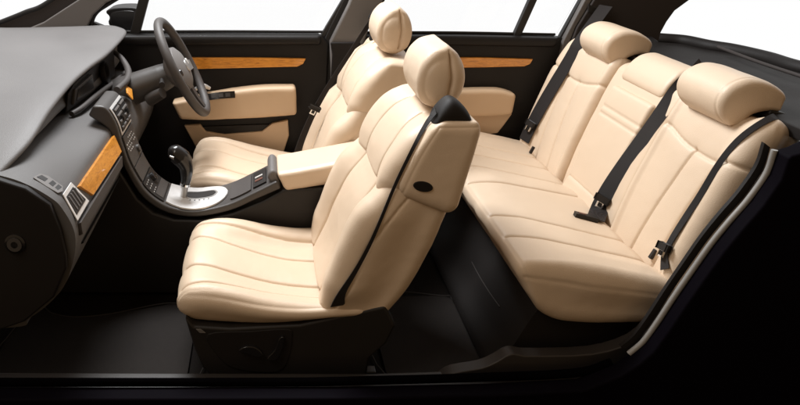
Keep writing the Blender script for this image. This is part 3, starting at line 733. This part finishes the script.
# black plastic under the cushion
loft('seat_plinth', [(-.612, pp) for pp in [[(.82, .28), (.87, .225), (.92, .215), (1.05, .215), (1.03, .06), (.90, .02), (.66, .015), (.70, .10), (.765, .24)]]] + [(0, [(.82, .28), (.87, .225), (.92, .215), (1.05, .215), (1.03, .06), (.90, .02), (.66, .015), (.70, .10), (.765, .24)]), (.66, [(.82, .28), (.87, .225), (.92, .215), (1.05, .215), (1.03, .06), (.90, .02), (.66, .015), (.70, .10), (.765, .24)])], BLACKM, rs, n=60, ny=10, straight=True)
tr_ = tree_of(bpy.data.objects['seat_plinth'])
Lp, Np = drape([(472, 262), (480, 277), (490, 293), (500, 307)], tr_, .001)
tube('plinth_seam', [tuple(p) for p in Lp[::3]], .0016, SILLM, rs, sides=6)
box('fabric_label', P3(653, 254, -.49), (.010, .012, .03), BLACK, rs, bevel=.001, rot=('Y', .4))
box('fabric_label', P3(532, 150, .50), (.010, .012, .03), BLACK, rs, bevel=.001, rot=('Y', .4))

# rear belts
def along(ys, ts, off):
    c = Curve(fr); out = []
    for y, t in zip(ys, ts):
        p = c(np.array([t]))[0]; out.append((p[0] - off, y, p[1] + off * .4))
    return out
BK = [o for o in rs.children if o.name.split('.')[0] in ('backrest', 'centre_surround', 'centre_top', 'folding_armrest', 'cushion')]
belt_draped('broad black centre seat belt crossing the middle of the rear backrest', [(690, 78), (680, 90), (658, 120), (634, 154), (610, 189), (601, 206), (595, 221)], BK, .056, off=.007, tongue=.79, it=14, ts=.72, head=[P3(703, 66, -.20), P3(697, 71, -.215)])
belt_draped('broad black seat belt down the far side of the rear seat backrest', [(581, 42), (563, 72), (545, 102), (531, 128), (525, 141)], BK, .056, off=.006, tongue=.74, ts=.66, it=3, head=[P3(606, 6, .66), P3(596, 17, .62)])
belt_draped('narrow black seat belt curving over the near outer edge of the rear backrest', [(796, 124), (787, 119), (778, 118.5), (768, 121), (742, 139), (721, 164), (703, 194), (687, 219), (674, 240), (667, 256), (667, 272)], BK, [.020, .020, .020, .022, .024, .030], off=.007, stand=[.1, .25, .25, .2, .1, 0], tongue=.80, ts=.6, it=3)
box('belt_guide', P3(772, 113, -.50), (.05, .05, .02), BLACK, rs, rot=('Y', .25), bevel=.006)
# buckles
bu = thing('belt_buckle', 'black seat belt buckle with reddish button tucked in the rear seat crease', 'buckle', P3(586, 219, -.13), 'rear belt buckles')
Lb, Nb = drape([(574, 216), (584, 218.5), (597, 222)], tree_of(*BK), .004)
Wb = strap_w(Lb, Nb, .024)
ribbon('buckle_body', [tuple(p) for p in Lb], [tuple(p) for p in Wb], .020, BLACK, bu)
ribbon('release_button', [tuple(p + n * .010) for p, n in zip(Lb[2:7], Nb[2:7])], [tuple(p * .5) for p in Wb[2:7]], .004, BRN, bu)
bu = thing('belt_buckle', 'small black buckle peeking out between far and centre rear backrests', 'buckle', P3(556, 188, .10), 'rear belt buckles')
slab('buckle_body', [P3(552, 188, .10), P3(554, 186, .12), P3(565, 190, .10), P3(563, 192, .08)], (0, 0, 1), .012, BLACK, bu, bevel=.003)

# ================================================================== PARCEL SHELF, REAR WINDOW EDGE
sh = [pz(a, b, .80) for a, b in [(660, 35), (685, 37), (710, 42), (735, 46), (770, 54), (805, 64)]]
shelf = slab('parcel_shelf', [(x, y, .775) for x, y in sh] + [(1.86, -.30, .775), (1.86, -.735, .775), (1.32, -.735, .775), (1.32, .70, .775), (1.60, .70, .775)], (0, 0, 1), -.03, BLACKM, bodyside, bevel=.004)
tube('window_ledge', [(x, y, .783) for x, y in sh] + [(1.86, -.20, .783), (1.86, -.70, .783)], .024, BLACKM, shelf, sides=12)
tube('blind_rod', [(*pz(718, 47, .81), .81), (*pz(758, 62, .81), .81), (*pz(806, 78, .81), .81)], .0055, CPIL, shelf)

# ================================================================== FAR SIDE: DOORS AND PILLARS
YD = .72
fd = prism('door', [(-.75, .772), (.245, .772), (.275, .74), (.272, .50), (.26, .0), (-.75, 0)], YD, YD + .05, DOORB, bodyside, bevel=.008)
rd = prism('door', [(.36, .770), (1.235, .764), (1.50, .70), (1.50, .05), (.36, .05)], YD, YD + .05, DOORB, bodyside, bevel=.008)
fd['label'] = 'black front door with long wood strip and tan armrest'; rd['label'] = 'black rear door with shorter wood strip'
# belt-line pads
pad('window_sill', [(-.74, .776), (-.3, .779), (.24, .776)], [(-.74, .735), (-.3, .735), (.24, .735)], .690, .775, (.01, .022, .014), DOORB, fd, wrinkle=0, res=.008)
pad('window_sill', [(.37, .774), (.8, .775), (1.225, .766)], [(.37, .733), (.8, .733), (1.21, .725)], .690, .775, (.01, .022, .014), DOORB, rd, wrinkle=0, res=.008)
tube('sill_bead', [(-.74, .745, .783), (-.2, .745, .785), (.25, .745, .783)], .0055, RUBBER, fd, sides=8)
tube('sill_bead', [(.38, .745, .780), (.8, .745, .780), (1.22, .745, .772)], .0055, RUBBER, rd, sides=8)
prism('wood_trim', [px(184, 58, .71), px(192, 57.5, .71), px(250, 57.5, .71), px(306, 58.5, .71), px(303, 64, .71), px(297, 66.8, .71), px(250, 67.8, .71), px(184, 69.5, .71)], .706, .724, WOOD, fd, bevel=.003)
prism('wood_trim', [px(440, 57.5, .71), px(480, 57.5, .71), px(533, 59, .71), px(530, 64, .71), px(524, 66.5, .71), px(480, 67.5, .71), px(440, 68, .71)], .706, .724, WOOD, rd, bevel=.003)
ar = pad('door_armrest', [px(171, 103, .64), px(200, 97, .64), px(232, 91.5, .64), px(263, 88, .64), px(296, 87.5, .64)], [px(180, 120, .64), px(205, 121, .64), px(232, 120, .64), px(263, 118.5, .64), px(297, 116, .64)], .640, .725, (.014, .02, .016), CREAM2, fd, res=.006)
La, Na = drape([(207, 97.5), (221, 95.5), (235, 94.3)], tree_of(ar), .003)
ribbon('window_switch_panel', [tuple(p) for p in La], [tuple(p) for p in strap_w(La, Na, .028)], .004, SWITCH, fd)
for i in range(3):
    j = 2 + i * 3; Ws = strap_w(La, Na, .016)
    ribbon('window_switch', [tuple(p + n * .003) for p, n in zip(La[j:j + 3], Na[j:j + 3])], [tuple(p) for p in Ws[j:j + 3]], .004, STACK, fd)
hd = tube('door_handle', [P3(196, 89, .70), P3(203, 86, .68), P3(210, 88.5, .69)], [.008, .011, .007], METAL, fd)
prism('lower_trim', [px(184, 125, .71), px(200, 124, .71), px(206, 131, .71), px(225, 134, .71), px(262, 131, .71), px(272, 123, .71), px(288, 119.5, .71), px(289, 135, .71), px(281, 160, .71), px(210, 170, .71), px(195, 145, .71)], .700, .724, CREAM2, fd, bevel=.006)
prism('map_pocket', [px(202, 126, .72), px(262, 124, .72), px(270, 124, .72), px(258, 134, .72), px(225, 137, .72), px(208, 133, .72)], .712, .722, BLACK, fd, bevel=.003)
pad('door_armrest', [px(440, 92, .65), px(470, 90.5, .65), px(500, 90.5, .65), px(517, 95, .65)], [px(440, 118, .65), px(470, 118, .65), px(500, 117, .65), px(513, 115, .65)], .650, .725, (.014, .02, .016), CREAM2, rd, res=.006)
prism('lower_trim', [px(440, 114, .70), px(512, 113, .70), px(504, 124, .70), px(497, 133, .70), px(440, 140, .70)], .690, .724, CREAM2, rd, bevel=.006)
lk = box('lock_button', P3(467, 39, .72), (.020, .016, .018), BLACK, rd, bevel=.005)
# window frames and panes
def frame_bar(name, a, b, w, m, parent, y=.735, d=.03):
    a = Vector((a[0], a[1])); b = Vector((b[0], b[1])); n = Vector((-(b - a).y, (b - a).x)).normalized() * w / 2
    return prism(name, [tuple(a + n), tuple(b + n), tuple(b - n), tuple(a - n)], y, y + d, m, parent, bevel=.003)
frame_bar('quarter_window_bar', px(134, 37, .74), (px(144, 0, .74)[0] + .07, px(144, 0, .74)[1] + .22), .040, RUBBER, fd)
frame_bar('window_frame', (.248, .765), (.248 + (.336 - .248) / .15 * .40, 1.17), .018, RUBBER, fd)
prism('window_pane', [(-.50, .77), (.245, .77), (.40, 1.17), (-.40, 1.17)], .750, .754, GLASS, fd, bevel=0)
frame_bar('quarter_window_bar', px(516, 38, .74), (px(530, 0, .74)[0] + .095, px(530, 0, .74)[1] + .25), .030, RUBBER, rd)
frame_bar('window_frame', px(561, 39, .74), (px(579, 0, .74)[0] + .12, px(579, 0, .74)[1] + .25), .020, RUBBER, rd)
prism('window_pane', [(.42, .768), (1.225, .765), (1.40, 1.17), (.52, 1.17)], .750, .754, GLASS, rd, bevel=0)
# B pillar
bpil = prism('door_pillar', [(.276, .752), (.345, .90), (.44, 1.17), (.60, 1.17), (.500, .955), (.432, .80), (.405, .70), (.39, .0), (.27, .0), (.285, .60)], .685, .730, PILLAR, bodyside, bevel=.010)
prism('pillar_frame', [(.24, .0), (.24, .70), (.262, .77), (.345, .95), (.42, 1.17), (.62, 1.17), (.47, .85), (.41, .77), (.42, .70), (.42, .0)], .732, .775, RUBBER, bpil, bevel=.004)
prism('lower_cover', [(.268, .0), (.286, .70), (.276, .752), (.40, .752), (.402, .70), (.40, .0)], .672, .686, BLACKM, bpil, bevel=.006)
# C pillar
cp = prism('rear_pillar', [px(572, 41, .69), px(577, 28, .69), px(594, 0, .69), (1.47, 1.17), (2.05, 1.17), px(690, 0, .69), px(675, 11, .69), px(667, 22, .69), px(661, 33, .69), px(664, 60, .69), px(560, 75, .69)], .690, .740, CPIL, bodyside, bevel=.006)
prism('pillar_edge', [px(560, 60, .70), px(563, 42, .70), px(583, 4, .70), (1.40, 1.17), (1.468, 1.17), px(593.5, 0, .69), px(576.5, 28, .69), px(571.5, 41, .69), px(568, 60, .69)], .700, .735, PILLAR, cp, bevel=.004)
prism('belt_slot', pxs([(588, 4), (606, 12), (602, 18), (588, 12)], .688), .684, .694, RUBBER, cp, bevel=.002)
# A pillar and windscreen edge
ap = prism('windscreen_pillar', [px(88, 26, .71), px(93, 15, .71), px(106, 3, .71), px(120, -4, .71), (-.10, 1.17), (-.36, 1.17), px(78, 0, .71), px(44, 22, .71), px(25, 30, .71), px(50, 34, .71)], .700, .735, PILLAR, bodyside, bevel=.006)
prism('windscreen_frit', [px(44, 22.5, .72), px(80, 0, .72), (-.38, 1.17), (-.50, 1.17), px(54, 0, .72), px(-6, 24, .72), px(-12, 36, .72), px(20, 34, .72)], .725, .750, CPIL, ap, bevel=.003)
tube('windscreen_gasket', [(*px(-14, 28, .73)[:1], .73, px(-14, 28, .73)[1]), (*px(24, 13, .73)[:1], .73, px(24, 13, .73)[1]), (*px(53, -1, .73)[:1], .73, px(53, -1, .73)[1]), (-.50, .73, 1.17)], .010, RUBBER, ap)
tube('quarter_window_seal', [(*px(92, 36, .73)[:1], .73, px(92, 36, .73)[1]), (*px(92, 22, .73)[:1], .73, px(92, 22, .73)[1]), (*px(97, 12, .73)[:1], .73, px(97, 12, .73)[1]), (*px(110, 3, .73)[:1], .73, px(110, 3, .73)[1]), (-.46, .73, 1.0), (-.22, .73, 1.17)], .009, RUBBER, ap)
prism('quarter_panel_trim', [px(88, 24, .73), px(94, 22.5, .73), px(120, 33, .73), px(135, 35, .73), px(150, 36, .73), px(150, 60, .73), px(80, 60, .73)], .728, .76, DOORB, ap, bevel=.003)
# mirror
mi = prism('door_mirror', pxs([(106, 12), (111, 8.5), (122, 7), (136, 7.5), (141, 12), (139, 28), (134, 37), (120, 35), (109, 24), (110, 17)], .85), .84, .97, BLACK, bodyside, bevel=.02, seg=4, smooth=3)
prism('mirror_glass', pxs([(112, 13), (124, 10.5), (134, 11), (136, 16), (132, 29), (120, 30), (112, 23)], .85), .834, .841, SWITCH, mi, bevel=.002, smooth=3)
